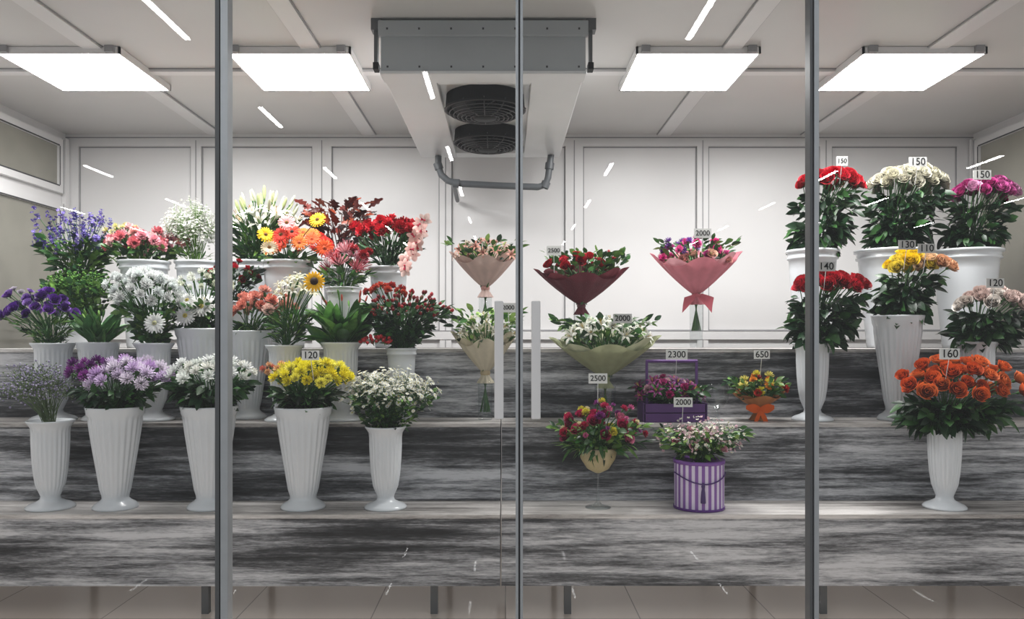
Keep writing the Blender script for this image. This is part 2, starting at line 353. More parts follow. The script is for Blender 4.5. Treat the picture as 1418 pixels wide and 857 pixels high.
a.cloud(264,322,38,46,1800,MINI,.0075,[[hx('e6e6e0'),hx('c8ccb8')]],nst=60); a.leaves(262,350,30,50,.05,LG,LONG); a.done()
a=va('white_lilies_in_vase',350,4.64,T3,362,30,'C')
a.heads(366,322,48,34,17,LILY,.050,pal('e4e6d6','e8e4d0',c2='b88828'),stemr=.003,up=.7,face=.4)
a.heads(366,310,46,38,26,BUD,.042,pal('d0d4a4','bcc890','d8dcc0'),stemr=.003,up=1.2,maxpol=1.3); a.leaves(360,320,50,300,.08,MG,LONG,up=.8,u1=1.15); a.done()
a=va('red_gerberas_in_vase',398,4.4,T3,362,34,'C')
gp=pal('d8301c','e85a20','c82418','e87828',c2='c85020')+pal('e03818',c2='201008')
a.heads(415,352,42,34,17,GERB,.042,gp,face=1.1,maxpol=1.45)
for px,py,col in((380,330,'f0c818'),(449,310,'f2c41c'),(408,314,'e8a0a0'),(385,347,'efe0c0'),(400,330,'d83018')): 
    p=a.C(px,py,-.16); stem(a.mb,a.base,p,.003); a.mb.inst(GERB,p,(rng.normal(0,.2),-1,.5),.046,[hx(col),hx('7a5018'),G2])
a.leaves(405,358,38,110,.06,MG); a.done()
a=va('red_oak_foliage_in_vase',472,4.62,T3,372,26,'C')
a.leaves(468,302,42,95,.078,[hx('4a1610'),hx('642018'),hx('38100c'),hx('783018')],OAK,u0=.45,u1=1.2,up=.7)
for i in range(9): stem(a.mb,a.base,a.C(rng.uniform(430,506),rng.uniform(280,320),rng.uniform(-.08,.08)),.003,hx('4a2a1a'))
a.done('foliage')
a=va('pink_protea_in_vase',476,4.32,T3,398,24,'C')
SP=mk_pom(40,.13,.6,1.3,0,.1)
a.heads(478,378,26,26,9,SP,.055,pal('d07c8c','dc949c','bc5c68',c2='c05060'),up=.9); a.heads(494,362,28,18,6,CARN,.024,pal('a02028','b03038')); a.leaves(478,378,36,130,.055,MG,LONG); a.done()
a=va('red_carnations_in_vase',538,4.5,T3,370,27,'C')
a.heads(540,326,46,18,28,CARN,.030,pal('b81424','9c0e1c','c82030'),jit=.13); a.leaves(540,340,44,220,.07,[G2,hx('56785a'),G1],LONG,up=1.0,u1=1.1)
for i in range(13):
    u=i/12; px=590-26*u+rng.normal(0,7); py=312+66*u; p=a.C(px,py,-.2+rng.normal(0,.012)); a.mb.inst(ORCH,p,(rng.normal(0,.35),-1,rng.normal(.1,.2)),.042,[hx('e4b8b0') if i%3 else hx('ecd0c8'),hx('b8304a'),G2],spin=rng.normal(0,.4))
pts=[a.C(590-28*u,306+74*u,-.17) for u in np.linspace(0,1,6)]; a.mb.tube(pts,.0035,G2,'leaf',5); a.mb.tube([a.C(562,380,-.17),a.C(556,372,-.08),a.base],.0035,G2,'leaf',5)
a.done()
a=va('red_spray_roses_in_vase',322,4.32,T3,418,25,'C')
a.heads(322,392,34,32,16,ROSE,.019,pal('a81622','8c0e18','b82030')); a.leaves(322,383,36,260,.042,DG,rb=.04,u1=1.2); a.done()
# ============ row 2 (middle tread)
a=va('purple_lisianthus_in_vase',74,4.05,T2,475,27,'A')
a.heads(54,440,48,34,36,ROSEO,.022,pal('542686','683a98','421e6c','8868b0'),jit=.16,face=.5); a.heads(30,415,26,14,8,ROSEO,.014,pal('e0d8e4','8a6ab0')); a.leaves(60,444,50,190,.05,MG,LONG,up=.7); a.done()
a=va('green_tulips_in_vase',136,4.05,T2,474,27,'B')
a.leaves(136,455,28,44,.14,[hx('4a7544'),hx('3a6538'),hx('628c50')],BROAD,up=1.6,u0=.1,u1=.7); a.heads(136,446,22,12,8,BUD,.025,pal('4f7a3c','7aa050'),up=1.2); a.done()
a=va('white_chrysanthemums_in_vase',213,4.05,T2,475,25,'A')
a.heads(205,424,44,44,42,MUM,.025,pal('eceeec','e6e8e6','e0e6e4',c2='d0d8a0'),jit=.14); a.heads(196,398,40,20,14,CARN,.024,pal('e6eae8')); a.leaves(207,430,42,210,.05,MG,u1=1.1)
p=a.C(232,448,-.15); a.mb.inst(GERB,p,(0.1,-1,.2),.052,[hx('f4f6f2'),hx('b8b890'),G2]); stem(a.mb,a.base,p); a.done()
a=va('white_gerberas_in_vase',279,4.12,T2,455,34,'B')
a.heads(276,442,34,32,11,GERB,.044,pal('f0f0ee','eaeae6',c2='c8b860'),face=1.1); a.heads(285,402,36,28,26,MUMS,.018,pal('e8eae0','dadfc8')); a.leaves(276,422,38,210,.05,MG); a.done()
a=va('peach_carnations_in_vase',345,4.14,T2,458,30,'B')
a.heads(366,434,36,26,24,CARN,.026,pal('dc9080','e4a494','d88270','ecc8bc'),jit=.14); a.leaves(360,446,36,150,.06,MG,LONG); a.done()
a=va('white_alstroemeria_in_vase',394,4.02,T2,478,24,'A')
a.heads(412,412,28,30,24,LILY,.024,pal('e8e6d8','ecE8cc','dee2c4',c2='c0a030')); a.leaves(405,436,32,220,.055,MG,LONG,up=1.0); a.done()
a=va('sunflower_and_tulips_in_vase',472,4.05,T2,474,27,'A')
a.leaves(474,450,30,70,.17,[hx('3a6530'),hx('48783a'),hx('2e5228'),hx('5c8c44')],BROAD,up=1.5,u0=.1,u1=.7)
a.heads(480,425,34,16,9,BUD,.022,pal('5c8a40','cc5a4a'),up=1.2)
p=a.C(443,392,-.12); stem(a.mb,a.base,p,.004); a.mb.inst(SUNF,p,(.15,-1,.25),.052,[hx('f0b818'),hx('2a1408'),G2]); a.done()
a=va('red_hypericum_berries_in_vase',556,4.08,T2,482,21,'C')
a.heads(560,440,54,34,110,BERRY,.0100,pal('901420','a41c28','780e18',g='3f6b38'),jit=.16,stemr=.0016); a.leaves(560,434,60,520,.045,DG+[G2],rb=.03,u1=1.2)
a.heads(534,408,26,14,10,CARN,.02,pal('c04c38','a83430')); a.heads(525,475,22,10,26,BERRY,.009,pal('b01824'),stems=False,dy=-.1) ; a.done()
# ============ row 1 (lower tread)
a=va('lilac_limonium_in_vase',70,3.74,T1,582,28,'A')
a.cloud(50,540,54,40,1200,BLOB,.0042,[[hx('8c86a0')],[hx('a8a2b8')],[hx('6a7a5a')]],nst=70,col=hx('5c6f4c'),r=.0014); a.done()
a=va('lilac_chrysanthemums_in_vase',160,3.74,T1,563,37,'B')
a.heads(178,535,50,34,34,MUM,.030,pal('e4d4ec','d6bee2','ece2f0','c8a8d6'),jit=.13); a.heads(126,522,30,22,16,MUM,.024,pal('782a80','8c3c90','60206c'),jit=.12); a.leaves(160,542,54,300,.05,DG+[G2],u1=1.1,up=.1); a.done()
a=va('white_spray_chrysanthemums_in_vase',290,3.74,T1,562,37,'B')
a.heads(292,528,54,32,38,MUMS,.026,pal('f6f8f6','f6f6ee','ecf0ea'),jit=.17); a.leaves(292,535,56,360,.055,DG+[G2],up=.1,u1=1.15); a.done()
a=va('yellow_chrysanthemums_in_vase',420,3.74,T1,563,38,'B')
a.heads(432,530,52,28,62,MUM,.023,pal('f4e830','f0e024','f8f060'),jit=.1); a.heads(386,517,22,12,12,MUMS,.018,pal('d89060','cc7060','e0a878')); a.leaves(424,542,52,290,.05,DG+[G2],up=.1); a.tag(430,492,'120'); a.done()
a=va('white_chamomile_in_vase',534,3.74,T1,590,26,'A')
a.cloud(542,548,66,42,1050,DAISY,.0100,[[hx('f4f4ee'),hx('d8c860')],[hx('eef0e6'),hx('e0d070')]],nst=90,col=G2,r=.0016); a.leaves(542,554,60,560,.03,MG+[G1],rb=.05,u1=1.2); a.done()
# ============ right side roses
def roses(name,px,D,zt,top,half,kind,cx,cy,rx,rz,n,cols,tags,low=None,size=.033,nl=170,jit=.06):
    a=va(name,px,D,zt,top,half,kind); a.heads(cx,cy,rx*.93,rz,n,ROSE,size,pal(*cols),maxpol=1.5,up=.35,jit=jit,face=.55)
    a.leaves(cx,cy+10,rx*1.04,int(nl*1.5),.062,DG,rb=.06,up=.1); a.leaves((cx+px)/2,(cy+top)/2+10,rx*.9,nl//2,.075,DG+[G2],rb=.07,up=-.3,u0=.3)
    for t in tags: a.tag(*t)
    a.done('roses'); return a
roses('red_roses_in_vase',1125,4.5,T3,347,34,'C',1150,258,44,22,28,('ac1424','980e1c','bc1e2e'),[(1166,223,'150',16,13,-.17,.36)])
roses('white_roses_in_vase',1233,4.5,T3,347,45,'C',1258,260,53,28,36,('d2cebc','d8d4c2','ccc8b2'),[(1271,224,'150',25,13,-.2,.36)],nl=260,size=.034)
roses('magenta_roses_in_vase',1338,4.5,T3,347,44,'C',1362,272,44,22,28,('c84890','b83880','d868ac','e4a8cc'),[(1360,242,'150',25,13,-.2,.5)])
roses('red_roses_in_tall_vase',1125,4.05,T2,475,25,'A',1150,400,50,20,30,('b01424','980c1c','c02030'),[(1144,369,'140',25,13,-.17,.5)])
a=roses('yellow_roses_in_tall_vase',1243,4.05,T2,437,33,'B',1262,374,34,24,12,('f0cc20','f4dc50'),[(1256,339,'130',24,13,-.2,.5),(1283,344,'110',24,13,-.17,.5)],size=.034,nl=170)
b=Arr('peach_roses',X(1296,4.05),4.0,Z(400,4.0)); b.base=a.base; b.heads(1293,372,24,18,9,ROSE,.031,pal('e8bc94','f0cca4','e4ac84'),maxpol=1.5,face=.5); b.e.parent=a.e; b.e.location=b.o-a.o; b.done('roses')
roses('blush_roses_in_vase',1352,4.05,T2,473,26,'A',1374,424,46,22,22,('ece0d6','e8d0c8','f0e8e0'),[(1378,392,'120',25,13,-.17,.6)])
roses('orange_roses_in_vase',1308,3.74,T1,583,25,'A',1330,548,80,46,44,('e86a30','ee7c40','de5c28'),[(1315,490,'160',28,15,-.14,.7)],size=.034,nl=330,jit=.13)
# ============ wrapped bouquets
def gcyl(a,c,h,r):
    mb=MB(); mb.lathe(c,[(0,.004),(r*.97,.004),(r,.012),(r*1.0,h*.5),(r*1.05,h),(r*1.07,h+.003),(r*1.03,h+.003)],40,(1,1,1),'vglass'); a.part('glass_vase',mb)
def wrap(a,px,rim,neck,Rp,col,col2,bow=None,rot=0.):
    s=a.s; c=a.C(px,neck); H=(neck-rim)/s; R=Rp/s; mb=MB()
    for L,(cc,ro,k) in enumerate([(hx(col),rot,1.),(hx(col2),rot+.75,.93)]):
        seg=72; V=[];C=[]
        t=np.arange(seg)*2*math.pi/seg
        nr=9
        for i in range(nr+1):
            u=i/nr; r=.016+(R*k-.016)*u**.9; corner=np.abs(np.cos(2*(t+ro)))**3
            rr=r*(1+u*u*(.20*corner-.08)+.035*u*np.cos(14*t+L))
            z=H*u*(1+ .28*u*u*corner)+ .24*H*u*u*np.cos(t-1.45+L*.4)
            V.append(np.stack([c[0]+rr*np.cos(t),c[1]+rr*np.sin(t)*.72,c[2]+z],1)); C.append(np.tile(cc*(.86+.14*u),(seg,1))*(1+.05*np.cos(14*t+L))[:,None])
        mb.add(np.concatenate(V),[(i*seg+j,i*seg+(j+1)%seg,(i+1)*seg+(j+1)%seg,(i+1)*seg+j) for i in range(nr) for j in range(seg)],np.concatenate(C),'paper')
    mb.lathe(c,[(.02,.012),(.019,0),(.022,-.02),(.042,-.055)],40,hx(col)*.85,'paper',lambda t,i:.12*np.cos(9*t)*(i/3.))
    mb.lathe(c+np.array([0,0,-.004]),[(.0215,-.012),(.025,-.006),(.025,.006),(.0215,.012)],24,hx(bow or col2),'paint')
    if bow and bow.startswith('e'):
        for sgn in(-1,1):
            for ll,ww,dz in((.07,.045,.01),(.085,.03,-.075)):
                v=[];nt=6
                for i in range(nt+1):
                    u=i/nt; w=ww*(.3+.7*math.sin(math.pi*min(u*.9+.08,.95)))
                    for q in(-1,0,1): v.append(c+np.array([sgn*ll*u*(1 if dz>0 else .45),-.03-.012*math.sin(u*3.1),dz*u+q*w*.5*(1 if dz>0 else .25)-(0 if dz>0 else .02*u)])+(np.array([q*w*.4,0,0]) if dz<0 else 0))
                mb.add(v,pf(nt,2),hx(bow),'paper')
    a.part('wrapping_paper',mb); a.base=c.copy(); a.rim=(px,rim)
    return c
def bq(name,px,D,zt,rim,neck,Rp,col,col2,bow=None,glass=True,rot=0.,gr=.035,gh=None):
    a=Arr(name,X(px,D),D,zt); c=wrap(a,px,rim,neck,Rp,col,col2,bow,rot)
    for i in range(14): 
        an=i*2.4; q=.006+.012*rng.random(); a.mb.tube([c+np.array([q*math.cos(an),q*math.sin(an),0]),(c[0]-q*1.5*math.cos(an),c[1]-q*1.5*math.sin(an),max(zt+.02,c[2]-.2))],.0028,G2*rng.uniform(.7,1.2),'leaf',4)
    if glass: gcyl(a,a.o,gh or (c[2]-zt-.05),gr)
    return a
a=bq('pink_wrapped_lily_bouquet',672,4.5,T3,358,398,44,'d0b4ac','c8a89e','b08078')
a.heads(672,358,40,24,20,LILY,.028,pal('dca494','e4c8b8','d09080',c2='a04040'),face=.4); a.leaves(672,350,46,130,.045,LG+MG,u0=.6,u1=1.3,up=.8); a.heads(665,350,30,14,8,MUMS,.016,pal('e0dac8')); a.done()
a=bq('burgundy_wrapped_rose_bouquet',805,4.5,T3,382,422,58,'5a1e2a','6c2833','4a1420')
a.heads(800,374,40,22,15,ROSE,.027,pal('b81828','a01424','c83040'),face=.6); a.leaves(814,364,54,170,.042,MG+[hx('6c8a58')],EUC,u0=.6,u1=1.25,up=.8); a.heads(840,360,16,12,8,BERRY,.009,pal('a82430')); a.tag(767,347,'2500',20,13,-.17,.6); a.done()
a=bq('pink_wrapped_mixed_bouquet',964,4.5,T3,362,408,56,'c87884','d89ca4','b8606c')
a.heads(965,362,44,30,15,CARN,.024,pal('c8307c','a02870','d85898'),face=.4); a.heads(940,352,24,20,8,MUMS,.022,pal('5a2a80','7a48a0')); a.heads(970,366,34,14,6,ROSE,.026,pal('e4b8a0','e0a098'),face=.9,dy=-.06); a.leaves(965,352,46,130,.045,MG,u0=.6,u1=1.3,up=.8)
mb=MB(); c=a.base
for sg in(-1,1):
    v=[];
    for i in range(8):
        u=i/7
        for q in(-1,0,1): v.append(c+np.array([sg*(.012+.07*u)+q*.006,-.035-.01*math.sin(3*u)-.008*q*q,-.01-.05*u+q*(.015+.028*u)]))
    mb.add(v,pf(7,2),hx('b85c68'),'paper')
a.part('ribbon',mb); a.tag(973,323,'2000',24,13,-.2,.45); a.done()
a=bq('cream_wrapped_bouquet',672,4.05,T2,470,515,42,'cfc6b0','bdb39a','a89878',gr=.036)
a.heads(672,466,36,30,20,LILY,.024,pal('ece8da','f0eee2','e0e4ca')); a.leaves(672,450,46,160,.045,LG+MG,u0=.5,u1=1.3,up=.7); a.tag(704,426,'2000',20,13); a.done()
a=bq('sage_wrapped_lily_bouquet',838,4.05,T2,478,522,68,'a4a886','b2b598','8a9068',gr=.05)
a.heads(838,470,56,26,26,LILY,.032,pal('eeeee4','eaeadc','e4e8d4',c2='c8a840'),face=.4); a.heads(850,462,50,24,16,MUMS,.018,pal('ecEee8')); a.leaves(838,456,62,190,.05,MG,u0=.6,u1=1.2,up=.7); a.tag(862,441,'2000',26,13,-.2,.6); a.done()
a=bq('orange_ribbon_bouquet',1050,4.02,T2,547,566,34,'a87044','8a5a38','e0601c',glass=False)
a.heads(1050,545,32,26,10,MUM,.02,pal('e8d848','f0e480')); a.heads(1054,545,32,26,12,CARN,.017,pal('e07828','b83028','e09038')); a.leaves(1050,536,38,150,.04,MG,u0=.4,u1=1.3); a.tag(1055,491,'650',22,12,-.02); a.done()
# goblet
a=Arr('flower_goblet',X(828,3.74),3.74,T1); mb=MB(); s=a.s; h=Z(620,3.74)-T1
mb.lathe(a.o,[(0,.002),(.06,.002),(.058,.006),(.02,.014),(.008,.03),(.006,.06),(.006,h-.13),(.012,h-.115)],40,(1,1,1),'vglass')
mb.lathe(a.o,[(0,h-.118),(.012,h-.115),(.05,h-.095),(.078,h-.05),(.09,h),(.084,h),(.07,h-.04)],40,hx('d0bc8c'),'paper',lambda t,i:.02*np.cos(17*t+i))
mb.lathe(a.o,[(.014,h-.118),(.054,h-.099),(.082,h-.05),(.094,h+.005)],40,(1,1,1),'vglass')
a.part('goblet',mb); a.base=a.o+np.array([0,0,h-.03])
a.heads(830,608,48,40,18,ROSE,.026,pal('b82c5c','c03468','8c2c50','dc7c9c'),face=.5); a.heads(830,606,52,44,18,CARN,.018,pal('dcd050','a82444','7a2a70','b83058')); a.heads(832,606,52,46,24,MUMS,.014,pal('c86090','e8dcb0','904088'))
a.leaves(830,598,56,260,.042,MG+LG,u0=.3,u1=1.3,up=.4); a.leaves(830,612,60,130,.07,MG,LONG,u0=.3,u1=1.,up=-.1); a.tag(828,524,'2500',26,14,-.08); a.done()
# hat box
a=Arr('striped_hat_box_arrangement',X(968,3.74),3.74,T1); mb=MB(); R=34/a.s; H=Z(636,3.74)-T1; n=48
for i in range(n):
    v=[]
    for z in(0,H):
        for q in(0,.5,1): an=(i+q)*2*math.pi/n; v.append(a.o+np.array([R*math.cos(an),R*math.sin(an),z+.002]))
    mb.add(v,pf(1,2),hx('8458a4') if i%2 else hx('d8cee2'),'paint')
mb.lathe(a.o,[(0,0.001),(R*1.03,0.001),(R*1.03,.012),(R,.012)],60,hx('5c3080'),'paint'); mb.lathe(a.o,[(R,H-.014),(R*1.03,H-.014),(R*1.03,H+.002),(R*.95,H+.002),(0,H-.02)],60,hx('7a4c9c'),'paint')
mb.tube([a.o+np.array([R*1.03*math.sin(u),-R*1.03*math.cos(u),H*.66-.02*math.cos(u*2)]) for u in np.linspace(-1.5,1.5,24)],.003,hx('4a2a70'),'paint',6)
mb.lathe(a.o+np.array([-.01,-R*1.06,H*.2]),[(.012,0),(.009,.05),(.006,.065),(.009,.075),(.004,.09)],12,hx('3f2560'),'paint')
a.part('hat_box',mb); a.base=a.o+np.array([0,0,H-.02])
a.heads(968,622,44,28,16,ROSE,.018,pal('ecb0bc','d88098','f4e0dc'),face=.5); a.cloud(970,608,56,32,460,MINI,.0085,[[hx('f2efe8'),hx('e0d890')],[hx('e4bcc8'),hx('f0e0e0')]],nst=34,col=G2); a.leaves(970,606,60,360,.04,MG+LG,u0=.2,u1=1.3,up=.3); a.tag(946,557,'2000',26,13,0); a.done()
# violet crate
a=Arr('violet_crate_arrangement',X(930,4.02),4.02,T2); mb=MB(); s=a.s; w=42/s; hh=26/s
for sx in(-1,1): mb.box(a.o[0]+sx*w-.005,a.o[0]+sx*w+.005,4.02-.09,4.02+.09,T2+.001,T2+hh,'paint',hx('4a2862'))
for yy in(-.09,.08): 
    for j in range(2): mb.box(a.o[0]-w,a.o[0]+w,4.02+yy,4.03+yy,T2+j*hh*.5+.002,T2+(j+1)*hh*.5-.003,'paint',hx('562f70'))
mb.box(a.o[0]-w,a.o[0]+w,3.94,4.1,T2+.002,T2+.01,'paint',hx('50286c'))
for sx in(-1,1): mb.box(a.o[0]+sx*w*.82-.006,a.o[0]+sx*w*.82+.006,4.014,4.026,T2+.01,Z(500,4.02),'paint',hx('5c3478'))
mb.tube([(a.o[0]-w*.85,4.02,Z(500,4.02)),(a.o[0]+w*.85,4.02,Z(500,4.02))],.008,hx('5c3478'),'paint',8)
a.part('crate',mb); a.base=a.o+np.array([0,0,hh*.8])
a.heads(925,552,44,28,20,LILY,.026,pal('762460','862870','581c58',c2='e0c050'),face=.4); a.heads(930,550,42,26,14,CARN,.018,pal('9a2060','b03878','d8b0bc')); a.leaves(930,540,50,240,.042,DG+[G2],u0=.2,u1=1.2,up=.3); a.tag(937,491,'2300',30,14,-.04); a.done()
# wine glass
a=Arr('wine_glass',X(993,4.05),4.05,T2); mb=MB(); mb.lathe(a.o,[(0,.002),(.04,.002),(.006,.012),(.005,.05),(.02,.06),(.05,.09),(.058,.13),(.05,.175),(.052,.177)],40,(1,1,1),'vglass'); a.part('bowl',mb)
# ------------------------------------------------------------------ room
def single(name,m,*boxes,bevel=0):
    mb=MB()
    for b in boxes: mb.box(*b,m=m)
    return mb.build(name,bevel=bevel)
CE=2.64; XL,XR=-3.0,3.19; YB=5.54; YG=2.47
single('floor','floor',(XL-.1,XR+.1,YG-.03,YB+.1,-.05,0))
single('ceiling','ceil',(XL-.1,XR+.1,YG-.03,YB+.1,CE,CE+.08))
single('wall_back','wall',(XL-.1,XR+.1,YB,YB+.1,0,CE))
single('wall_left','wall',(XL-.1,XL,YG,YB,0,CE)); single('wall_right','wall',(XR,XR+.1,YG,YB,0,CE))
cols=[(-2.92,-2.15),(-2.08,-1.32),(-1.19,-.45),(-.37,.41),(.53,1.31),(1.386,2.15),(2.23,3.09)]
bx=[];g=[]
for i,(p,q) in enumerate(cols):
    x0=XL if i==0 else cols[i-1][1]; bx.append((x0,p,YB-.02,YB+.001,.1,2.56))
bx.append((3.09,XR,YB-.02,YB,.1,2.56)); bx.append((XL,XR,YB-.021,YB,2.56,CE)); bx.append((XL,XR,YB-.025,YB,1.24,1.30)); bx.append((XL,XR,YB-.03,YB,CE-.025,CE))
single('trim_1','trim',*bx)
for p,q in cols:
    for (x0,x1,z0,z1) in((p,p+.008,1.3,2.56),(q-.008,q,1.3,2.56),(p,q,2.552,2.56),(p,q,1.3,1.308)): g.append((x0,x1,YB-.006,YB-.001,z0,z1))
for i in range(1,7): xm=(cols[i-1][1]+cols[i][0])/2; g.append((xm-.003,xm+.003,YB-.0225,YB-.020,.1,2.6))
g.append((XL,XR,YB-.0325,YB-.03,CE-.027,CE-.02)); g.append((XL,XR,YB-.0275,YB-.025,1.297,1.302))
single('trim_2','gasket',*g)
bx=[]
for xc in(-1.97,-.93,1.08,2.06): bx.append((xc-.045,xc+.045,YG,YB,CE-.012,CE)); 
bx+= [(XL,XR,4.17,4.23,CE-.016,CE),(XL,XR,2.9,2.96,CE-.016,CE)]
single('trim_3','trim',*bx)
g=[]
for xc in(-1.97,-.93,1.08,2.06):
    for d in(-.05,.046): g.append((xc+d,xc+d+.005,YG,YB,CE-.006,CE))
g.append((XL,XR,4.16,4.165,CE-.006,CE)); g.append((XL,XR,4.235,4.24,CE-.006,CE)); single('trim_4','gasket',*g)
def glaz(name,side,y0,y1,z0,z1):
    mb=MB(); x=XL+.002 if side<0 else XR-.002; a,b=(x,x+.03) if side<0 else (x-.03,x)
    pa,pb=(x,x+.012) if side<0 else (x-.012,x)
    mb.box(pa,pb,y0,y1,z0,z1,'pane')
    w=.05
    for yy in((y0-w,y0),(y1,y1+w)): mb.box(a,b,yy[0],yy[1],z0-w,z1+w,'trim')
    for zz in((z0-w,z0),(z1,z1+w)): mb.box(a,b,y0,y1,zz[0],zz[1],'trim')
    ga,gb=(b,b+.002) if side<0 else (a-.002,a)
    for yy in(y0-w,y1+w-.006): mb.box(ga,gb,yy,yy+.006,z0-w,z1+w,'gasket')
    for yy in(y0-.008,y1): mb.box(ga,gb,yy,yy+.008,z0,z1,'dark')
    for zz in(z0-.008,z1): mb.box(ga,gb,y0,y1,zz,zz+.008,'dark')
    return mb.build(name)
glaz('window_1',-1,4.3,5.38,2.27,2.53); glaz('door_1',-1,4.45,5.38,.55,2.10); glaz('window_2',1,4.2,5.40,1.25,2.53)
single('trim_5','trim',(XL+.002,XL+.03,5.46,5.505,0,2.6),(XR-.03,XR-.002,5.48,5.505,0,2.6))
for xc in(-2.135,-1.035,.92,2.0):
    mb=MB(); w=.2975; y0,y1=3.85,4.44; zb=CE-.032
    mb.add([(xc-w+.01,y0+.01,zb),(xc+w-.01,y0+.01,zb),(xc+w-.01,y1-.01,zb),(xc-w+.01,y1-.01,zb)],[(0,3,2,1)],(1,1,1),'led',False)
    mb.box(xc-w+.009,xc+w-.009,y0+.009,y1-.009,zb+.003,CE-.013,'trim')
    for b in((xc-w,xc-w+.01,y0,y1),(xc+w-.01,xc+w,y0,y1),(xc-w,xc+w,y0,y0+.01),(xc-w,xc+w,y1-.01,y1)): mb.box(*b,zb-.002,CE-.002,'trim')
    for sx in(-1,1):
        mb.box(xc+sx*w*.85-.02,xc+sx*w*.85+.02,y0-.02,y0,zb,CE,'gasket'); mb.box(xc+sx*w*.85-.02,xc+sx*w*.85+.02,y1,y1+.02,zb,CE,'gasket')
    mb.build('led_ceiling_panel')
# ------------------------------------------------------------------ evaporator
E=bpy.data.objects.new('ceiling_evaporator_unit',None); E.location=(-.1,4.3,CE); bpy.context.scene.collection.objects.link(E); EO=(-.1,4.3,CE)
mb=MB(); xl,xr=-.553,.359
mb.box(xl,xr,3.5,3.53,2.56,2.628,'unitdark'); mb.box(xl+.01,xr-.01,3.515,3.62,2.41,2.63,'unitdark'); mb.box(xl+.005,xr-.005,3.51,3.64,2.398,2.412,'unit')
mb.box(xl+.015,xr-.015,3.62,5.15,2.44,2.63,'unit')
mb.box(xl+.015,-.31,3.62,5.15,2.40,2.445,'unit'); mb.box(.115,xr-.015,3.62,5.15,2.40,2.445,'unit'); mb.box(-.31,.115,5.03,5.15,2.40,2.445,'unit'); mb.box(-.31,.115,3.62,3.70,2.41,2.445,'unit')
mb.build('casing',E,EO,bevel=.004)
mb=MB()
for i in range(7):
    for z in(2.59,2.43): x=xl+.04+i*(xr-xl-.08)/6; y=3.5 if z>2.5 else 3.515; mb.box(x-.004,x+.004,y-.003,y,z-.004,z+.004,'dark')
for x in(xl-.02,xr+.005):
    mb.box(x,x+.015,3.52,3.56,2.44,2.62,'steel'); mb.box(x-.012,x+.03,3.51,3.57,2.59,2.64,'steel'); mb.box(x-.004,x+.02,3.515,3.565,2.42,2.45,'black')
mb.build('brackets',E,EO)
for yc in(3.97,4.64):
    mb=MB(); c=np.array([-.1,yc,2.44])
    mb.lathe(c,[(.19,-.001),(.195,-.06),(.2,-.075),(.185,-.078),(.18,-.001)],48,(0,0,0),'black')
    mb.lathe(c,[(0,-.003),(.18,-.003)],32,(0,0,0),'black')
    for r,z in((.195,-.075),(.175,-.088),(.155,-.098),(.135,-.104),(.115,-.108),(.095,-.11),(.07,-.112)):
        mb.tube([c+np.array([r*math.cos(t),r*math.sin(t),z]) for t in np.linspace(0,2*math.pi,40,endpoint=False)],.0028,(0,0,0),'dark',5,True)
    for k in range(12):
        t=k*math.pi/6; mb.tube([c+np.array([r*math.cos(t),r*math.sin(t),z]) for r,z in((.06,-.112),(.12,-.107),(.17,-.09),(.2,-.06))],.0032,(0,0,0),'dark',5)
    mb.lathe(c,[(0,-.118),(.055,-.116),(.062,-.108),(.062,-.02)],24,(0,0,0),'black')
    for k in range(5):
        t0=k*2*math.pi/5; v=[]
        for i in range(5):
            r=.055+.12*i/4
            for q in(-1,0,1): t=t0+q*(.28+.1*i/4)+.08*i; v.append(c+np.array([r*math.cos(t),r*math.sin(t),-.05+q*.025]))
        mb.add(v,pf(4,2),(0,0,0),'dark')
    mb.build('fan',E,EO)
mb=MB(); D=5.08
P=[(607,216),(607,230),(611,242),(620,250),(632,254),(690,257),(745,259),(755,256),(759,246),(761,230),(763,214)]
mb.tube([(X(a,D),D,Z(b,D)) for a,b in P],.021,(0,0,0),'pipe',12)
for i in(1,4,7,9): 
    p0=np.array([X(P[i][0],D),D,Z(P[i][1],D)]); p1=np.array([X(P[i+1][0],D),D,Z(P[i+1][1],D)]); d=norm(p1-p0); mb.tube([p0-d*.02,p0+d*.02],.028,(0,0,0),'pipe',12)
mb.tube([(X(628,D),D,Z(254,D)),(X(628,D),D+.1,Z(256,D)),(X(628,D),YB-.04,Z(262,D))],.014,(0,0,0),'pipe',8)
mb.build('drain_pipe',E,EO)
mb=MB(); mb.tube([(X(a,4.7),4.66,Z(b,4.7)) for a,b in((632,196),(640,208),(652,206),(660,212))],.004,(0,0,0),'black',5); mb.build('cable',E,EO)
# ------------------------------------------------------------------ stand
mb=MB()
def module(x0,x1,d0=0):
    for k,(zt,y0,y1,zb) in enumerate(((T1,3.6,3.92,.145),(T2,3.9,4.2,T1-.03),(T3,4.18,4.8,T2-.03))):
        mb.box(x0,x1,y0+d0,y0+.02+d0,zb,zt-.018,'wood'); mb.box(x0,x1,y0-.008+d0,y1,zt-.018,zt,'tread')
    for xa in(x0,x1-.02): mb.box(xa,xa+.02,3.62,4.2,.145,T1-.02,'wood'); mb.box(xa,xa+.02,3.92,4.8,T1,T2-.02,'wood'); mb.box(xa,xa+.02,4.2,4.8,T2,T3-.02,'wood')
    n=3
    for i in range(n):
        xx=x0+.3+(x1-x0-.6)*i/(n-1)
        for yy in(3.66,4.7): mb.box(xx-.016,xx+.016,yy,yy+.032,0,.15 if yy<4 else 1.1,'steel')
module(-2.7,-.024); module(-.018,2.9,.004)
mb.build('tiered_display_stand')
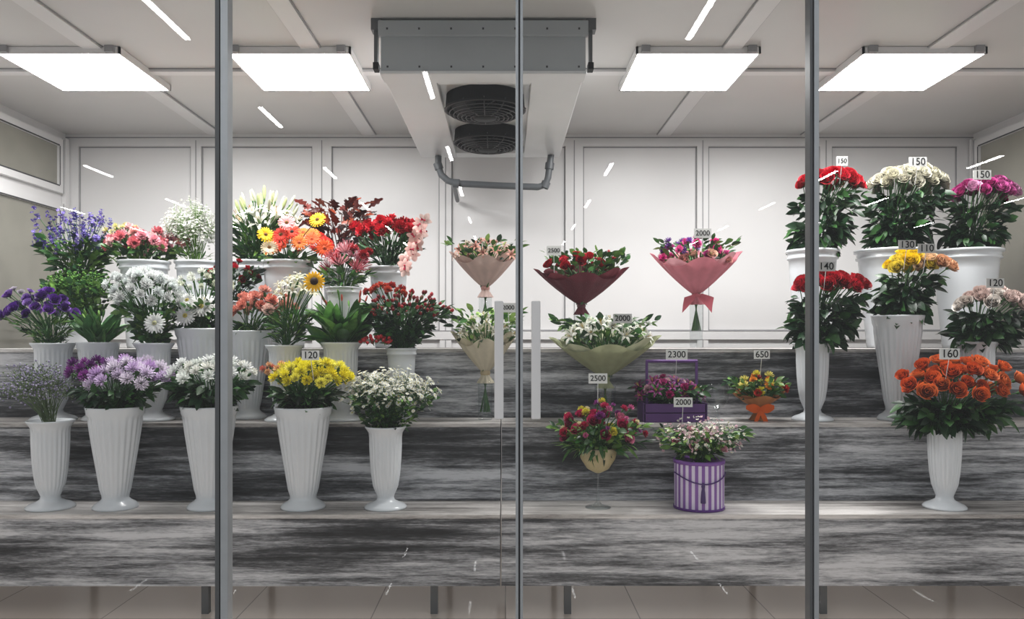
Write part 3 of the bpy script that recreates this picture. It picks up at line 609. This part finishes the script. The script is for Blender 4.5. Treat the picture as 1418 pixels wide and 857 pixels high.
# ------------------------------------------------------------------ glass front
mx=[-1.78,-.861,.042,.936,1.86]
edges=[XL]+mx+[XR]
for i in range(len(edges)-1):
    mb=MB(); a0,b0=edges[i]+.004,edges[i+1]-.004
    mb.add([(a0,YG,.01),(b0,YG,.01),(b0,YG,CE),(a0,YG,CE)],[(0,1,2,3)],(1,1,1),'glass',False); mb.build('window_%d'%(i+3))
for i,(x,w) in enumerate(zip(mx,(.02,.02,.007,.013,.02))):
    mb=MB()
    if w<.01:
        mb.box(x-.011,x-.003,YG-.012,YG+.012,0,CE,'alu'); mb.box(x+.003,x+.011,YG-.012,YG+.012,0,CE,'alu'); mb.box(x-.003,x+.003,YG-.006,YG+.006,0,CE,'dark')
    else:
        mb.box(x-w,x-w*.35,YG-.02,YG+.02,0,CE,'steel'); mb.box(x-w*.35,x-w*.1,YG-.014,YG+.02,0,CE,'dark'); mb.box(x-w*.1,x+w,YG-.024,YG+.02,0,CE,'alu')
    mb.build('trim_%d'%(i+6))
single('trim_12','alu',(XL,XR,YG-.02,YG+.02,0,.04),(XL,XR,YG-.02,YG+.02,CE-.04,CE))
for x in(X(691,2.41),X(742,2.41)):
    mb=MB(); z0,z1=1.009,1.36; mb.box(x-.0135,x+.0135,2.395,2.42,z0,z1,'trim')
    for z in(z0+.05,z1-.05): mb.tube([(x,2.42,z),(x,YG-.002,z)],.008,(0,0,0),'alu',8); mb.lathe((x,YG-.004,z),[(.001,0),(.014,0)],12,(0,0,0),'alu')
    mb.build('pull_handle',bevel=.004)
# ------------------------------------------------------------------ shop hall on the viewer's side
single('hall_floor','hfloor',(-9,9,-16,YG-.04,-.05,0))
mb=MB()
rows={-2.07:[0,-2.2,-4.6,-7.0,-9.4,-11.8],-.59:[-1.3,-3.6,-5.8,-8.4,-10.8],1.19:[0,-4.4,-6.8,-9.2,-11.6],-4.75:[-4.5,-6.7,-9.],-6.6:[-7.4,-9.6],3.86:[-4.8,-7.,-9.4,-11.6],5.3:[-4.0,-6.6,-9.0],7.2:[-6.4,-9.]}
for x,ys in rows.items():
    for y in ys:
        mb.box(x-.018,x+.018,y-.32,y+.32,3.19,3.2,'lamp'); mb.box(x-.02,x+.02,y-.33,y+.33,3.2,3.24,'dark')
        for yy in(y-.25,y+.25): mb.tube([(x,yy,3.24),(x,yy,4.2)],.002,(0,0,0),'steel',4)
mb.build('linear_pendant_lamps')
# ------------------------------------------------------------------ world, camera
w=bpy.data.worlds.new('world'); bpy.context.scene.world=w; w.use_nodes=True; w.node_tree.nodes['Background'].inputs[0].default_value=(.94,.97,1,1); w.node_tree.nodes['Background'].inputs[1].default_value=.52
cam=bpy.data.cameras.new('camera'); co=bpy.data.objects.new('camera',cam); bpy.context.scene.collection.objects.link(co)
co.location=(0,0,HZ); co.rotation_euler=(math.pi/2,0,0); cam.sensor_width=36; cam.lens=F/1418*36; cam.shift_x=9/1418; cam.shift_y=39.5/1418; cam.clip_start=.05
bpy.context.scene.camera=co
sc=bpy.context.scene
sc.view_settings.view_transform='Standard'; sc.view_settings.look='None'; sc.view_settings.exposure=0
print('polys',sum(len(m.polygons) for m in bpy.data.meshes))
